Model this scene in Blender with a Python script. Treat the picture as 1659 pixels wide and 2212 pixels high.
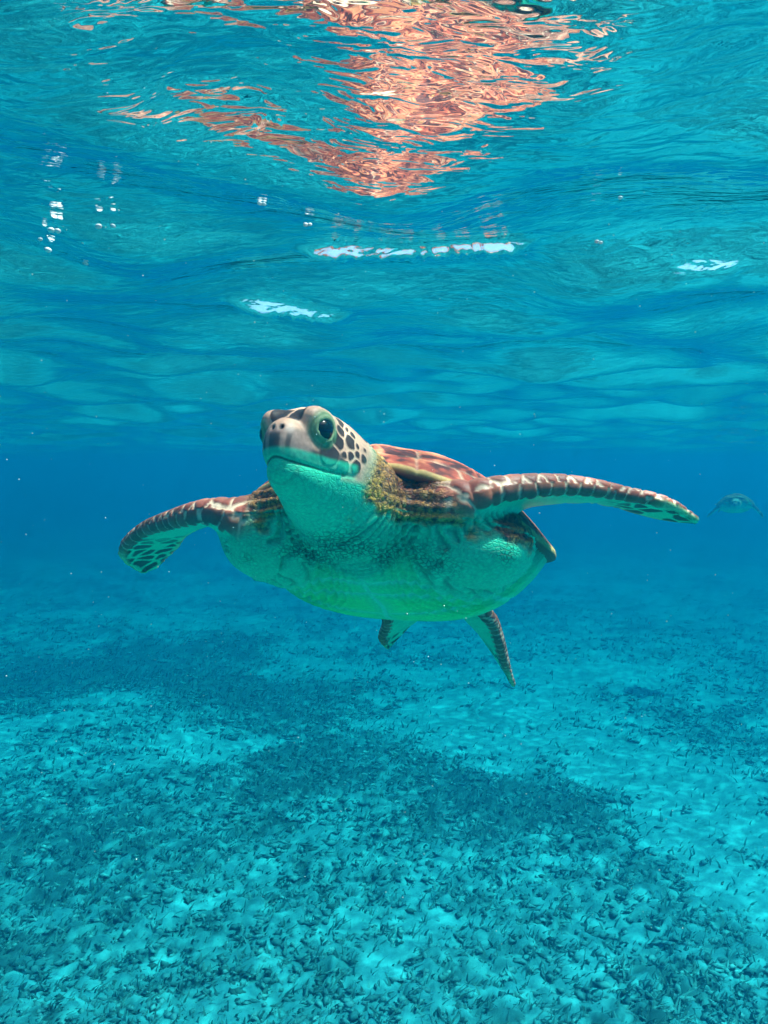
import bpy, math, random
import numpy as np

# ------------------------------------------------------------------ camera, sky, sun, exposure
sc = bpy.context.scene
for o in list(bpy.data.objects):
    bpy.data.objects.remove(o)

SURF = 0.0             # water surface height
CAMZ = -0.30           # camera below the surface
FLOOR = -2.85          # seabed
FPX, CX, CY = 1916.0, 829.5, 1106.0      # focal length and centre in photo display pixels (1659 x 2212)
PITCH = math.radians(2.57)

cam_d = bpy.data.cameras.new('camera')
cam = bpy.data.objects.new('camera', cam_d)
sc.collection.objects.link(cam)
cam.location = (0, 0, CAMZ)
cam.rotation_euler = (math.pi / 2 - PITCH, 0, 0)
cam_d.sensor_fit = 'VERTICAL'
cam_d.sensor_height = 36.0
cam_d.lens = 36.0 * FPX / 2212.0
cam_d.clip_start = 0.02
cam_d.clip_end = 400
sc.camera = cam

SUN_EL, SUN_AZ = math.radians(65), math.radians(92)      # azimuth from +Y (away from camera) towards +X
wd = bpy.data.worlds.new('World'); sc.world = wd; wd.use_nodes = True
nt = wd.node_tree
sky = nt.nodes.new('ShaderNodeTexSky'); sky.sky_type = 'NISHITA'; sky.sun_disc = False
sky.dust_density = 4.0; sky.sun_elevation = SUN_EL; sky.sun_rotation = SUN_AZ
bg = nt.nodes['Background']; bg.inputs['Strength'].default_value = 0.15
nt.links.new(sky.outputs[0], bg.inputs[0])

sd = bpy.data.lights.new('sun', 'SUN'); sd.energy = 5.0; sd.angle = math.radians(0.9); sd.color = (1.0, 0.96, 0.91)
sun = bpy.data.objects.new('sun', sd); sc.collection.objects.link(sun)
sun.rotation_euler = (math.pi / 2 - SUN_EL, 0, math.pi - SUN_AZ)   # +Z of the lamp points to the sun
sun.location = (3, 3, 6)

vs = sc.view_settings
vs.view_transform = 'Standard'; vs.look = 'None'; vs.gamma = 1.0; vs.exposure = 1.38; vs.use_curve_mapping = False
cy = sc.cycles
cy.max_bounces = 5; cy.diffuse_bounces = 1; cy.glossy_bounces = 3; cy.transmission_bounces = 2
cy.volume_bounces = 0; cy.transparent_max_bounces = 8
cy.use_adaptive_sampling = True; cy.adaptive_threshold = 0.03; cy.adaptive_min_samples = 24
cy.use_denoising = True; cy.denoiser = 'OPENIMAGEDENOISE'
cy.sample_clamp_indirect = 6.0; cy.sample_clamp_direct = 12.0
cy.caustics_reflective = False; cy.caustics_refractive = False

# ------------------------------------------------------------------ small maths helpers
CAM = np.array([0, 0, CAMZ])
def pix(px, py, d):
    X = (px - CX) / FPX * d; V = -(py - CY) / FPX * d
    return CAM + np.array([X, d * math.cos(PITCH) + V * math.sin(PITCH), -d * math.sin(PITCH) + V * math.cos(PITCH)])
def on_plane(px, py, z):
    r = pix(px, py, 1.0) - CAM
    return CAM + r * ((z - CAMZ) / r[2])
def frame(yaw, pitch, roll):
    F = np.array([-math.sin(yaw), -math.cos(yaw), 0]); Lf = np.array([math.cos(yaw), -math.sin(yaw), 0]); U = np.array([0, 0, 1.])
    F2 = F * math.cos(pitch) + U * math.sin(pitch); U2 = U * math.cos(pitch) - F * math.sin(pitch)
    L3 = Lf * math.cos(roll) - U2 * math.sin(roll); U3 = U2 * math.cos(roll) + Lf * math.sin(roll)
    return np.stack([L3, F2, U3], 1)        # columns: turtle's left, forward, up

def hsh(ix, iy, iz, seed):
    n = (ix.astype(np.int64) * 374761393 + iy.astype(np.int64) * 668265263 + iz.astype(np.int64) * 1440662683 + seed * 974711) & 0xffffffff
    n = ((n ^ (n >> 13)) * 1274126177) & 0xffffffff
    n = ((n ^ (n >> 16)) * 2246822519) & 0xffffffff
    return ((n ^ (n >> 15)) & 0xffffff) / float(0x1000000)
def noise3(P, scale, seed=0):
    Q = P * scale; I = np.floor(Q); f = Q - I; f = f * f * (3 - 2 * f)
    r = 0
    for dx in (0, 1):
        for dy in (0, 1):
            for dz in (0, 1):
                w = (f[:, 0] if dx else 1 - f[:, 0]) * (f[:, 1] if dy else 1 - f[:, 1]) * (f[:, 2] if dz else 1 - f[:, 2])
                r = r + w * hsh(I[:, 0] + dx, I[:, 1] + dy, I[:, 2] + dz, seed)
    return r * 2 - 1
def fbm(P, scale, seed=0, oct=4):
    r = 0; a = 1.0; t = 0
    for k in range(oct):
        r = r + a * noise3(P, scale * 2 ** k, seed + k * 17); t += a; a *= .5
    return r / t * 1.6
def vor2(u, v, cell, seed, jit=.8):
    u = u / cell; v = v / cell; iu, iv = np.floor(u), np.floor(v)
    f1 = np.full(u.shape, 9.); f2 = np.full(u.shape, 9.); idv = np.zeros(u.shape)
    z = np.zeros_like(iu)
    for dx in (-1, 0, 1):
        for dy in (-1, 0, 1):
            a, b = iu + dx, iv + dy
            ou = a + .5 + jit * (hsh(a, b, z, seed) - .5) + .5 * (b % 2); ov = b + .5 + jit * (hsh(a, b, z, seed + 5) - .5)
            # row shift can push the seed one cell over; look one further to the left as well
            for sh in (0, -1):
                if sh == -1:
                    if dx != -1: continue
                    a2 = a - 1
                    ou2 = a2 + .5 + jit * (hsh(a2, b, z, seed) - .5) + .5 * (b % 2); ov2 = b + .5 + jit * (hsh(a2, b, z, seed + 5) - .5); idn = hsh(a2, b, z, seed + 9)
                else:
                    ou2, ov2, idn = ou, ov, hsh(a, b, z, seed + 9)
                d = np.hypot(u - ou2, v - ov2)
                m = d < f1
                f2 = np.where(m, f1, np.minimum(f2, d)); idv = np.where(m, idn, idv); f1 = np.where(m, d, f1)
    return f1 * cell, f2 * cell, idv
def vor3(P, cell, seed, jit=.9):
    Q = P / cell; I = np.floor(Q); n = len(P)
    f1 = np.full(n, 9.); f2 = np.full(n, 9.); idv = np.zeros(n)
    for dx in (-1, 0, 1):
        for dy in (-1, 0, 1):
            for dz in (-1, 0, 1):
                a, b, c = I[:, 0] + dx, I[:, 1] + dy, I[:, 2] + dz
                ox = a + .5 + jit * (hsh(a, b, c, seed) - .5); oy = b + .5 + jit * (hsh(a, b, c, seed + 3) - .5); oz = c + .5 + jit * (hsh(a, b, c, seed + 7) - .5)
                d = np.sqrt((Q[:, 0] - ox) ** 2 + (Q[:, 1] - oy) ** 2 + (Q[:, 2] - oz) ** 2)
                m = d < f1
                f2 = np.where(m, f1, np.minimum(f2, d)); idv = np.where(m, hsh(a, b, c, seed + 11), idv); f1 = np.where(m, d, f1)
    return f1 * cell, f2 * cell, idv
def sstep(a, b, x):
    t = np.clip((x - a) / (b - a), 0, 1); return t * t * (3 - 2 * t)
def mixc(a, b, t):
    return a + (np.asarray(b) - a) * t[:, None]
def smin(a, b, k):
    h = np.maximum(k - np.abs(a - b), 0) / k
    return np.minimum(a, b) - h * h * k * .25

# ------------------------------------------------------------------ object helpers
def link(o, parent=None):
    sc.collection.objects.link(o)
    if parent is not None: o.parent = parent
    return o
def mesh_np(name, V, F, mat=None, smooth=True, cols=None, floats=None):
    """F: (n,k) int array of triangles or quads"""
    me = bpy.data.meshes.new(name)
    V = np.asarray(V, np.float32); F = np.asarray(F, np.int32); k = F.shape[1]
    me.vertices.add(len(V)); me.vertices.foreach_set('co', V.ravel())
    me.loops.add(F.size); me.loops.foreach_set('vertex_index', F.ravel())
    me.polygons.add(len(F)); me.polygons.foreach_set('loop_start', np.arange(len(F), dtype=np.int32) * k)
    if smooth: me.polygons.foreach_set('use_smooth', np.ones(len(F), bool))
    me.update(calc_edges=True); me.validate()
    if cols is not None:
        at = me.color_attributes.new('Col', 'FLOAT_COLOR', 'POINT')
        c4 = np.ones((len(V), 4), np.float32); c4[:, :3] = np.clip(cols, 0.002, 1)
        at.data.foreach_set('color', c4.ravel())
    for nm, a in (floats or {}).items():
        at = me.attributes.new(nm, 'FLOAT', 'POINT'); at.data.foreach_set('value', np.asarray(a, np.float32))
    if mat: me.materials.append(mat)
    return me
def ob(name, me, parent=None, label=None, cat=None, group=None, kind=None):
    o = bpy.data.objects.new(name, me); link(o, parent)
    tag(o, label, cat, group, kind); return o
def tag(o, label=None, cat=None, group=None, kind=None):
    if label: o['label'] = label
    if cat: o['category'] = cat
    if group: o['group'] = group
    if kind: o['kind'] = kind
def new_mat(name):
    m = bpy.data.materials.new(name); m.use_nodes = True
    for n in list(m.node_tree.nodes): m.node_tree.nodes.remove(n)
    return m, m.node_tree.nodes, m.node_tree.links
def grid_quads(nr, ncol, wrap=False):
    i = np.arange(nr - 1)[:, None]; j = np.arange(ncol if wrap else ncol - 1)[None]
    a = i * ncol + j; b = i * ncol + (j + 1) % ncol
    return np.stack([a, b, b + ncol, a + ncol], -1).reshape(-1, 4)

# ------------------------------------------------------------------ materials
def mat_water_surface():
    m, N, L = new_mat('water_surface')
    out = N.new('ShaderNodeOutputMaterial'); mix = N.new('ShaderNodeMixShader')
    fr = N.new('ShaderNodeFresnel'); fr.inputs['IOR'].default_value = 1.333
    tr = N.new('ShaderNodeBsdfTransparent'); gl = N.new('ShaderNodeBsdfGlossy')
    gl.inputs['Roughness'].default_value = 0.0; gl.inputs['Color'].default_value = (1, 1, 1, 1)
    co = N.new('ShaderNodeTexCoord')
    # fine capillary ripples
    mp = N.new('ShaderNodeMapping'); mp.inputs['Scale'].default_value = (0.55, 1.0, 1.0); mp.inputs['Rotation'].default_value = (0, 0, 0.35)
    L.new(co.outputs['Object'], mp.inputs[0])
    n1 = N.new('ShaderNodeTexNoise'); n1.inputs['Scale'].default_value = 42; n1.inputs['Detail'].default_value = 2.0; n1.inputs['Distortion'].default_value = .6
    L.new(mp.outputs[0], n1.inputs['Vector'])
    bp = N.new('ShaderNodeBump'); bp.inputs['Strength'].default_value = 1.0; bp.inputs['Distance'].default_value = 0.0024
    L.new(n1.outputs[0], bp.inputs['Height'])
    L.new(bp.outputs[0], fr.inputs['Normal']); L.new(bp.outputs[0], gl.inputs['Normal'])
    # bright web painted into the transparency, standing in for sunlight focused by ripples
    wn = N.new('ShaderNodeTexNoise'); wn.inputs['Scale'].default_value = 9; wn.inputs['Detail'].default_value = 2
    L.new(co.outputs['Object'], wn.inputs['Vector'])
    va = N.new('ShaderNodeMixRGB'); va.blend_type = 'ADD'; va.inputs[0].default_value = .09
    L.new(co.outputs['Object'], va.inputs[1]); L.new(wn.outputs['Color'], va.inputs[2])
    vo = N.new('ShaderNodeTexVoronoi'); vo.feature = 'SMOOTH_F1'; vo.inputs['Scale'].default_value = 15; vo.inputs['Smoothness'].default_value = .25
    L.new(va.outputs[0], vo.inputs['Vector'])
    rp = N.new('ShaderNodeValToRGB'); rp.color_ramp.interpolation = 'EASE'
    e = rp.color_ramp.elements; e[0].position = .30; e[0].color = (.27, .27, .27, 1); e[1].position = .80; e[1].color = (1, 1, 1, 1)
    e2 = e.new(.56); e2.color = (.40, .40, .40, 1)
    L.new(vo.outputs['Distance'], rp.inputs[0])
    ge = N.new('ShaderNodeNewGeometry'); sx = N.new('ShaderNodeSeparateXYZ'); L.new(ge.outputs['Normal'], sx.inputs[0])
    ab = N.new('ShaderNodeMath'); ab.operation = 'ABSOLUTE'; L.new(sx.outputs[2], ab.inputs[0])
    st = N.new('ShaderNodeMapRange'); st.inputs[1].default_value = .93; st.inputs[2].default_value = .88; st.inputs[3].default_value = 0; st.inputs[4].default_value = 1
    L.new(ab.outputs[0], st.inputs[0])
    cl = N.new('ShaderNodeMixRGB'); cl.inputs[2].default_value = (1, 1, 1, 1)      # painted web left off steep faces so sky glints stay bright
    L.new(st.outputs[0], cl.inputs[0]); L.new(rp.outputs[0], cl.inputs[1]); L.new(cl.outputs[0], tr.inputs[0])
    L.new(fr.outputs[0], mix.inputs[0]); L.new(tr.outputs[0], mix.inputs[1]); L.new(gl.outputs[0], mix.inputs[2])
    L.new(mix.outputs[0], out.inputs['Surface'])
    return m
def mat_haze():
    m, N, L = new_mat('sea_water')
    out = N.new('ShaderNodeOutputMaterial'); add = N.new('ShaderNodeAddShader')
    s = N.new('ShaderNodeVolumeScatter'); a = N.new('ShaderNodeVolumeAbsorption')
    s.inputs['Color'].default_value = (0.003, 0.44, 1.0, 1); s.inputs['Density'].default_value = 0.092; s.inputs['Anisotropy'].default_value = 0.3
    a.inputs['Color'].default_value = (0.20, 0.86, 0.970, 1); a.inputs['Density'].default_value = 0.44
    L.new(s.outputs[0], add.inputs[0]); L.new(a.outputs[0], add.inputs[1]); L.new(add.outputs[0], out.inputs['Volume'])
    return m
def mat_attr(name, rough=.55, bump=None, spec=.4, sss=0):
    """colour from the mesh's own colour attribute, plus fine procedural grain and relief"""
    m, N, L = new_mat(name)
    out = N.new('ShaderNodeOutputMaterial'); p = N.new('ShaderNodeBsdfPrincipled')
    at = N.new('ShaderNodeAttribute'); at.attribute_name = 'Col'
    co = N.new('ShaderNodeTexCoord')
    n = N.new('ShaderNodeTexNoise'); n.inputs['Scale'].default_value = 240; n.inputs['Detail'].default_value = 3
    L.new(co.outputs['Object'], n.inputs['Vector'])
    r = N.new('ShaderNodeMapRange'); r.inputs[1].default_value = .25; r.inputs[2].default_value = .75; r.inputs[3].default_value = .82; r.inputs[4].default_value = 1.14
    L.new(n.outputs[0], r.inputs[0])
    mu = N.new('ShaderNodeMixRGB'); mu.blend_type = 'MULTIPLY'; mu.inputs[0].default_value = 1
    L.new(at.outputs['Color'], mu.inputs[1]); L.new(r.outputs[0], mu.inputs[2])
    L.new(mu.outputs[0], p.inputs['Base Color'])
    p.inputs['Roughness'].default_value = rough; p.inputs['Specular IOR Level'].default_value = spec
    if bump:
        wa = N.new('ShaderNodeAttribute'); wa.attribute_name = 'wrinkle'
        wn = N.new('ShaderNodeTexNoise'); wn.inputs['Scale'].default_value = 60
        L.new(co.outputs['Object'], wn.inputs['Vector'])
        av = N.new('ShaderNodeMixRGB'); av.blend_type = 'ADD'; av.inputs[0].default_value = .012
        L.new(co.outputs['Object'], av.inputs[1]); L.new(wn.outputs['Color'], av.inputs[2])
        v = N.new('ShaderNodeTexVoronoi'); v.feature = 'DISTANCE_TO_EDGE'; v.inputs['Scale'].default_value = bump
        mp = N.new('ShaderNodeMapping'); mp.inputs['Scale'].default_value = (1, 1, 1.5); L.new(av.outputs[0], mp.inputs[0])
        L.new(mp.outputs[0], v.inputs['Vector'])
        rr = N.new('ShaderNodeMapRange'); rr.inputs[1].default_value = 0.0; rr.inputs[2].default_value = .16; rr.inputs[3].default_value = 0; rr.inputs[4].default_value = 1
        L.new(v.outputs['Distance'], rr.inputs[0])
        mm = N.new('ShaderNodeMath'); mm.operation = 'MULTIPLY'; L.new(rr.outputs[0], mm.inputs[0]); L.new(wa.outputs['Fac'], mm.inputs[1])
        b = N.new('ShaderNodeBump'); b.inputs['Strength'].default_value = .9; b.inputs['Distance'].default_value = .0016
        L.new(mm.outputs[0], b.inputs['Height']); L.new(b.outputs[0], p.inputs['Normal'])
        # crease shade painted dark into the base colour
        inv = N.new('ShaderNodeMath'); inv.operation = 'SUBTRACT'; inv.inputs[0].default_value = 1; L.new(rr.outputs[0], inv.inputs[1])
        i2 = N.new('ShaderNodeMath'); i2.operation = 'MULTIPLY'; L.new(inv.outputs[0], i2.inputs[0]); L.new(wa.outputs['Fac'], i2.inputs[1])
        i3 = N.new('ShaderNodeMath'); i3.operation = 'MULTIPLY'; i3.inputs[1].default_value = .75; L.new(i2.outputs[0], i3.inputs[0])
        dk = N.new('ShaderNodeMixRGB'); dk.inputs[2].default_value = (.02, .06, .05, 1)
        L.new(i3.outputs[0], dk.inputs[0]); L.new(mu.outputs[0], dk.inputs[1]); L.new(dk.outputs[0], p.inputs['Base Color'])
    L.new(p.outputs[0], out.inputs['Surface'])
    return m
def mat_plain(name, col, rough=.6, var=.3, scale=40, spec=.4):
    m, N, L = new_mat(name)
    out = N.new('ShaderNodeOutputMaterial'); p = N.new('ShaderNodeBsdfPrincipled')
    co = N.new('ShaderNodeTexCoord'); n = N.new('ShaderNodeTexNoise'); n.inputs['Scale'].default_value = scale; n.inputs['Detail'].default_value = 3
    L.new(co.outputs['Object'], n.inputs['Vector'])
    r = N.new('ShaderNodeValToRGB'); e = r.color_ramp.elements
    e[0].position = .3; e[0].color = (*[c * (1 - var) for c in col], 1); e[1].position = .7; e[1].color = (*[min(1, c * (1 + var)) for c in col], 1)
    L.new(n.outputs[0], r.inputs[0]); L.new(r.outputs[0], p.inputs['Base Color'])
    p.inputs['Roughness'].default_value = rough; p.inputs['Specular IOR Level'].default_value = spec
    L.new(p.outputs[0], out.inputs['Surface'])
    return m
M_SKIN = mat_attr('turtle_skin', .5, bump=165)
M_SHELL = mat_attr('turtle_shell', .55, spec=.25)
M_EYE = mat_plain('turtle_eye', (.006, .006, .008), .06, .3, 90, spec=.6)

# ------------------------------------------------------------------ the setting
me_box = mesh_np('haze', [(x, y, z) for x in (-70, 70) for y in (-25, 90) for z in (FLOOR - 1.3, .2)],
                 [(0, 1, 3, 2), (4, 6, 7, 5), (0, 4, 5, 1), (2, 3, 7, 6), (0, 2, 6, 4), (1, 5, 7, 3)], mat_haze(), smooth=False)
ob('haze', me_box, kind='stuff', label='clear blue sea water filling the whole bay', cat='water')

PH0 = 0.0
def wave_height(X, Y, spacing):
    rng = np.random.default_rng(11)
    Z = np.zeros_like(X)
    for k in range(64):
        lam = .045 * (2.3 / .045) ** (k / 63.0)
        ang = rng.normal(0.15, .55) + math.pi / 2            # travelling mostly towards / away from the camera
        ph = rng.uniform(0, 2 * math.pi)
        slope = (.062 * math.exp(-(math.log(lam / .6) / .62) ** 2) + .008) * rng.uniform(.5, 1.4)
        kx = 2 * math.pi / lam
        att = np.clip((lam / spacing - 2.5) / 3.0, 0, 1)
        p = kx * (X * math.cos(ang) + Y * math.sin(ang)) + ph + .8 * np.sin(1.7 * X + 1.1 * Y + k) + .5 * np.sin(2.9 * Y - 1.9 * X + 2 * k)
        Z += att * slope / kx * (np.sin(p) + .18 * np.cos(2 * p))
    for (lam, ang, ph, slope) in ((.36, .22, PH0, .085), (.21, -.12, PH0 + 1.3, .045)):      # cross swell running to the side
        kx = 2 * math.pi / lam; att = np.clip((lam / spacing - 2.5) / 3.0, 0, 1)
        Z += att * slope / kx * np.sin(kx * (X * math.cos(ang) + Y * math.sin(ang)) + ph + .5 * np.sin(2.1 * Y + .7))
    # a few steep little crests that open on the sky
    for (px, py, sx, sy, A, tl) in ((775, 562, .075, .016, .019, .25), (1010, 562, .085, .016, .019, -.22), (630, 662, .10, .020, .023, .3), (1530, 588, .05, .013, .0065, -.1)):
        c = on_plane(px, py, SURF)
        dx, dy = X - c[0], Y - c[1] - tl * (X - c[0])
        sg = np.where(dy < 0, sy, sy * 6)                    # steep near face, long gentle back
        q = np.sin(dx * 260 + dy * 150 + 2 * np.sin(dx * 70)) * np.sin(dy * 420 - dx * 90 + 1.5 * np.sin(dx * 110))
        Z -= A * np.exp(-(dx / sx) ** 6 - (dy / sg) ** 2) * (1 + .20 * q)
    return Z
rows = [-8.0]
while rows[-1] < 75: rows.append(rows[-1] + max(.0065, .0065 * abs(rows[-1]) ** 1.35 if rows[-1] > .8 else .08 * max(0, .25 - rows[-1]) + .0065))
rows = np.array(rows); U = np.linspace(-1, 1, 620)
hw = 5 + .8 * np.abs(rows)
X = hw[:, None] * (.17 * U + .83 * U ** 3)[None]; Y = np.repeat(rows[:, None], len(U), 1)
spc = np.maximum(np.gradient(X, axis=1), np.gradient(rows)[:, None])
Z = wave_height(X, Y, spc)
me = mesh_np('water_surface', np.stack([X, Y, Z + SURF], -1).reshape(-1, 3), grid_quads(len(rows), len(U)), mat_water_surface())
ob('water_surface', me, kind='structure', label='rippled underside of the sea surface mirroring the turtle and seabed', cat='water')

# seabed: sand with patches of short sea grass and rubble
PATCH = []   # (px, py, rx, ry, weight) in photo display pixels laid onto the seabed
for (px, py, rx, ry, w) in ((90, 1460, 260, 60, 1), (560, 1510, 260, 55, 1.1), (230, 1400, 300, 26, .4), (560, 1400, 260, 30, .45), (1020, 1690, 330, 75, 1), (1180, 1790, 300, 80, .8),
                            (560, 1640, 200, 40, .5), (330, 1800, 360, 90, .45), (60, 1900, 220, 120, .4), (1350, 1930, 220, 90, .5), (1380, 1560, 160, 22, .4),
                            (250, 1530, 120, 26, -1.3), (570, 1600, 70, 20, -1.2), (420, 1630, 110, 40, -1.0), (980, 1560, 240, 50, -1.2), (1350, 1650, 220, 60, -.7), (1560, 1760, 170, 140, -1.0), (1420, 1680, 200, 60, -.5), (1250, 1530, 260, 40, -.4), (1620, 1900, 90, 90, -.5), (1440, 1590, 110, 16, .5), (1280, 1620, 80, 14, .5), (1580, 1690, 80, 22, .5),
                            (520, 1910, 70, 18, -1.2), (800, 1720, 100, 60, -.5), (700, 1430, 160, 24, -.5), (1150, 1450, 300, 40, -.5), (100, 1575, 120, 14, -.9), (930, 1950, 90, 60, -.5)):
    c = on_plane(px, py, FLOOR); ex = on_plane(px + rx, py, FLOOR); ey0 = on_plane(px, py + ry, FLOOR); ey1 = on_plane(px, py - ry, FLOOR)
    PATCH.append((c[0], (ey0[1] + ey1[1]) / 2, abs(ex[0] - c[0]), max(.1, abs(ey1[1] - ey0[1]) / 2), w))
def cover(X, Y):
    P = np.stack([X, Y, np.zeros_like(X)], -1)
    wx = X + .35 * noise3(P, 2.1, 3) + .12 * noise3(P, 7, 9); wy = Y + .45 * noise3(P, 1.7, 5) + .15 * noise3(P, 6, 8)
    s = .12 + .35 * fbm(P, .9, 21, 4) + .32 * fbm(P, 4.0, 31, 3)
    for (x, y, rx, ry, w) in PATCH:
        s = s + .75 * w * np.exp(-(((wx - x) / rx) ** 2 + ((wy - y) / ry) ** 2))
    return s
def bed_height(X, Y):
    P = np.stack([X, Y, np.zeros_like(X)], -1)
    return FLOOR + .10 * fbm(P, .35, 41, 2) + .03 * fbm(P, 2.2, 43, 3) + .022 * np.clip(cover(X, Y), 0, 1)
rows = [-6.0]
while rows[-1] < 85: rows.append(rows[-1] + (.25 if rows[-1] < 3.2 else .0078 * rows[-1] ** 1.1))
rows = np.array(rows); U = np.linspace(-1, 1, 560)
hw = 7 + .75 * np.abs(rows)
X = (hw[:, None] * (.32 * U + .68 * U ** 3)[None]); Y = np.repeat(rows[:, None], len(U), 1)
xf, yf = X.ravel(), Y.ravel(); P = np.stack([xf, yf, np.zeros_like(xf)], -1)
cv = cover(xf, yf)
near = np.exp(-(np.maximum(yf - 3, 0) / 5) ** 2)
lump = np.abs(fbm(P, 8, 51, 3)); lump2 = fbm(P, 19, 57, 3)
Z = bed_height(xf, yf) + near * (.045 * lump + .034 * lump2) * np.clip(.55 + cv, .2, 1)
sand = np.array([.11, .47, .49]); turf = np.array([.04, .15, .15])
t = np.clip(.22 * sstep(-.3, .3, cv) + sstep(.15, .9, cv + .4 * fbm(P, 9, 61, 3)) * .80 + .5 * sstep(.0, .35, -lump2) * sstep(-.25, .3, cv), 0, 1)
col = mixc(np.repeat(sand[None], len(xf), 0), turf, t) * (1 + .18 * fbm(P, 5, 71, 3))[:, None]
M_BED = mat_attr('seabed', .9, spec=.15)
for n_ in M_BED.node_tree.nodes:
    if n_.type == 'TEX_NOISE': n_.inputs['Scale'].default_value = 45
ob('seabed', mesh_np('seabed', np.stack([xf, yf, Z], -1), grid_quads(len(rows), len(U)), M_BED, cols=col), kind='structure',
   label='pale sandy seabed with dark patches of low growth', cat='seabed')

# short sea grass and broken rubble lying on the bed: far too many to count
rng = np.random.default_rng(5)
def scatter(n, dens):
    yy = 3.4 * (21.0 / 3.4) ** rng.random(n); xx = (rng.random(n) * 2 - 1) * (.5 * yy + .6)
    c = cover(xx, yy); k = rng.random(n) < dens(c) * np.exp(-(np.maximum(yy - 6, 0) / 7.5) ** 2)
    return xx[k], yy[k], c[k]
x, y, c = scatter(190000, lambda c: np.clip(.16 + .42 * c, .035, .6))
n = len(x); h = rng.uniform(.012, .050, n) * (1 + .02 * y); w = rng.uniform(.003, .0075, n) * (1 + .05 * y)
a = rng.uniform(0, 2 * math.pi, n); la = rng.normal(.6, .9, n); lean = h * rng.uniform(.2, 1.8, n)
bx, by = np.cos(a) * w, np.sin(a) * w; lx, ly = np.cos(la) * lean, np.sin(la) * lean
z0 = bed_height(x, y) - .004
V = np.stack([np.stack([x - bx, y - by, z0], -1), np.stack([x + bx, y + by, z0], -1),
              np.stack([x + bx * .9 + lx * .35, y + by * .9 + ly * .35, z0 + h * .6], -1), np.stack([x - bx * .9 + lx * .35, y - by * .9 + ly * .35, z0 + h * .6], -1),
              np.stack([x + lx + bx * .3, y + ly + by * .3, z0 + h], -1), np.stack([x + lx - bx * .3, y + ly - by * .3, z0 + h], -1)], 1).reshape(-1, 3)
b6 = np.arange(n)[:, None] * 6
F = np.concatenate([b6 + np.array([[0, 1, 2, 3]]), b6 + np.array([[3, 2, 4, 5]])])
pal = np.array([[.06, .20, .19], [.045, .15, .145], [.09, .27, .25], [.11, .36, .35]])
ci = pal[rng.choice(4, n, p=[.25, .17, .30, .28])]
ob('sea_grass', mesh_np('sea_grass', V, F, mat_attr('sea_grass', .7, spec=.2), cols=np.repeat(ci, 6, 0)), kind='stuff',
   label='short dark sea grass growing in patches on the seabed', cat='sea grass')
x, y, c = scatter(40000, lambda c: np.clip(.40 + .25 * np.sin(c * 3), .03, .6) * (c > -.15))
n = len(x); oct_ = np.array([[1, 0, 0], [0, 1, 0], [-1, 0, 0], [0, -1, 0], [0, 0, 1], [.2, .1, -1]], float)
s = rng.uniform(.008, .030, (n, 1, 1)) * (1 + .04 * y)[:, None, None] * np.stack([rng.uniform(.6, 1.8, n), rng.uniform(.5, 1, n), rng.uniform(.25, .55, n)], -1)[:, None, :]
Q = oct_[None] * s * rng.uniform(.7, 1.3, (n, 6, 1)); a = rng.uniform(0, 6.28, n)
ca, sa = np.cos(a)[:, None], np.sin(a)[:, None]
V = np.stack([Q[..., 0] * ca - Q[..., 1] * sa + x[:, None], Q[..., 0] * sa + Q[..., 1] * ca + y[:, None], Q[..., 2] + (bed_height(x, y) + .012)[:, None]], -1).reshape(-1, 3)
F = (np.arange(n)[:, None, None] * 6 + np.array([[0, 1, 4], [1, 2, 4], [2, 3, 4], [3, 0, 4], [1, 0, 5], [2, 1, 5], [3, 2, 5], [0, 3, 5]])[None]).reshape(-1, 3)
pal = np.array([[.12, .37, .37], [.08, .27, .27], [.05, .16, .15], [.18, .48, .48]])
ob('coral_rubble', mesh_np('coral_rubble', V, F, mat_attr('coral_rubble', .85, spec=.2), smooth=True, cols=np.repeat(pal[rng.choice(4, n, p=[.4, .25, .2, .15])], 6, 0)), kind='stuff',
   label='small pale coral rubble strewn over the seabed', cat='rubble')

# ------------------------------------------------------------------ sea turtles
W, AF, AB, HC, HP, DROP, ASH, BE, BW = .208, .255, .263, .0964, .1134, .0165, .393, 2.9, .871
def rho(x, y):
    s = np.where(y > 0, y / AF, -y / AB); c = np.abs(x) / W; nf = np.where(y > 0, 2.5, 1.8)
    return (c ** nf + s ** nf + 1e-9) ** (1 / nf)
def torso_F(P, sh=.965):
    x, y, z = P[:, 0], P[:, 1], P[:, 2]
    r = rho(x, y) / sh
    zz = z + DROP * (x / W) ** 2 + .004
    lo = (r ** BE + (np.maximum(-zz, 0) / HP) ** (1 / BW)) ** (1 / BE) - 1
    hi = (r ** 2.2 + np.maximum(zz, 0) / ((HC - .014) * np.clip(1 + ASH * y / AF, .3, 2))) ** (1 / 2.2) - 1
    return np.where(zz > 0, hi, lo)
def torso_sdf(P):
    e = .002; f0 = torso_F(P); out = f0 * .085; k = np.abs(f0) < .35
    if k.any():
        Pk = P[k]; fk = f0[k]
        g = np.stack([torso_F(Pk + np.array(d) * e) - fk for d in ((1, 0, 0), (0, 1, 0), (0, 0, 1))], -1) / e
        out[k] = fk / np.maximum(np.sqrt((g ** 2).sum(-1)), 2.0)
    return out
def ell(P, c, r):
    q = (P - np.array(c)) / np.array(r); k0 = np.sqrt((q ** 2).sum(-1)); k1 = np.sqrt(((q / np.array(r)) ** 2).sum(-1))
    return k0 * (k0 - 1) / np.maximum(k1, 1e-6)
def rcone(P, a, b, ra, rb):
    a = np.array(a); b = np.array(b); ba = b - a; t = np.clip(((P - a) @ ba) / (ba @ ba), 0, 1)
    return np.sqrt(((P - a - t[:, None] * ba) ** 2).sum(-1)) - (ra + (rb - ra) * t)
HW = .86          # head narrower than its sections
EYE = np.array([.0300, .011, .006])
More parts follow.
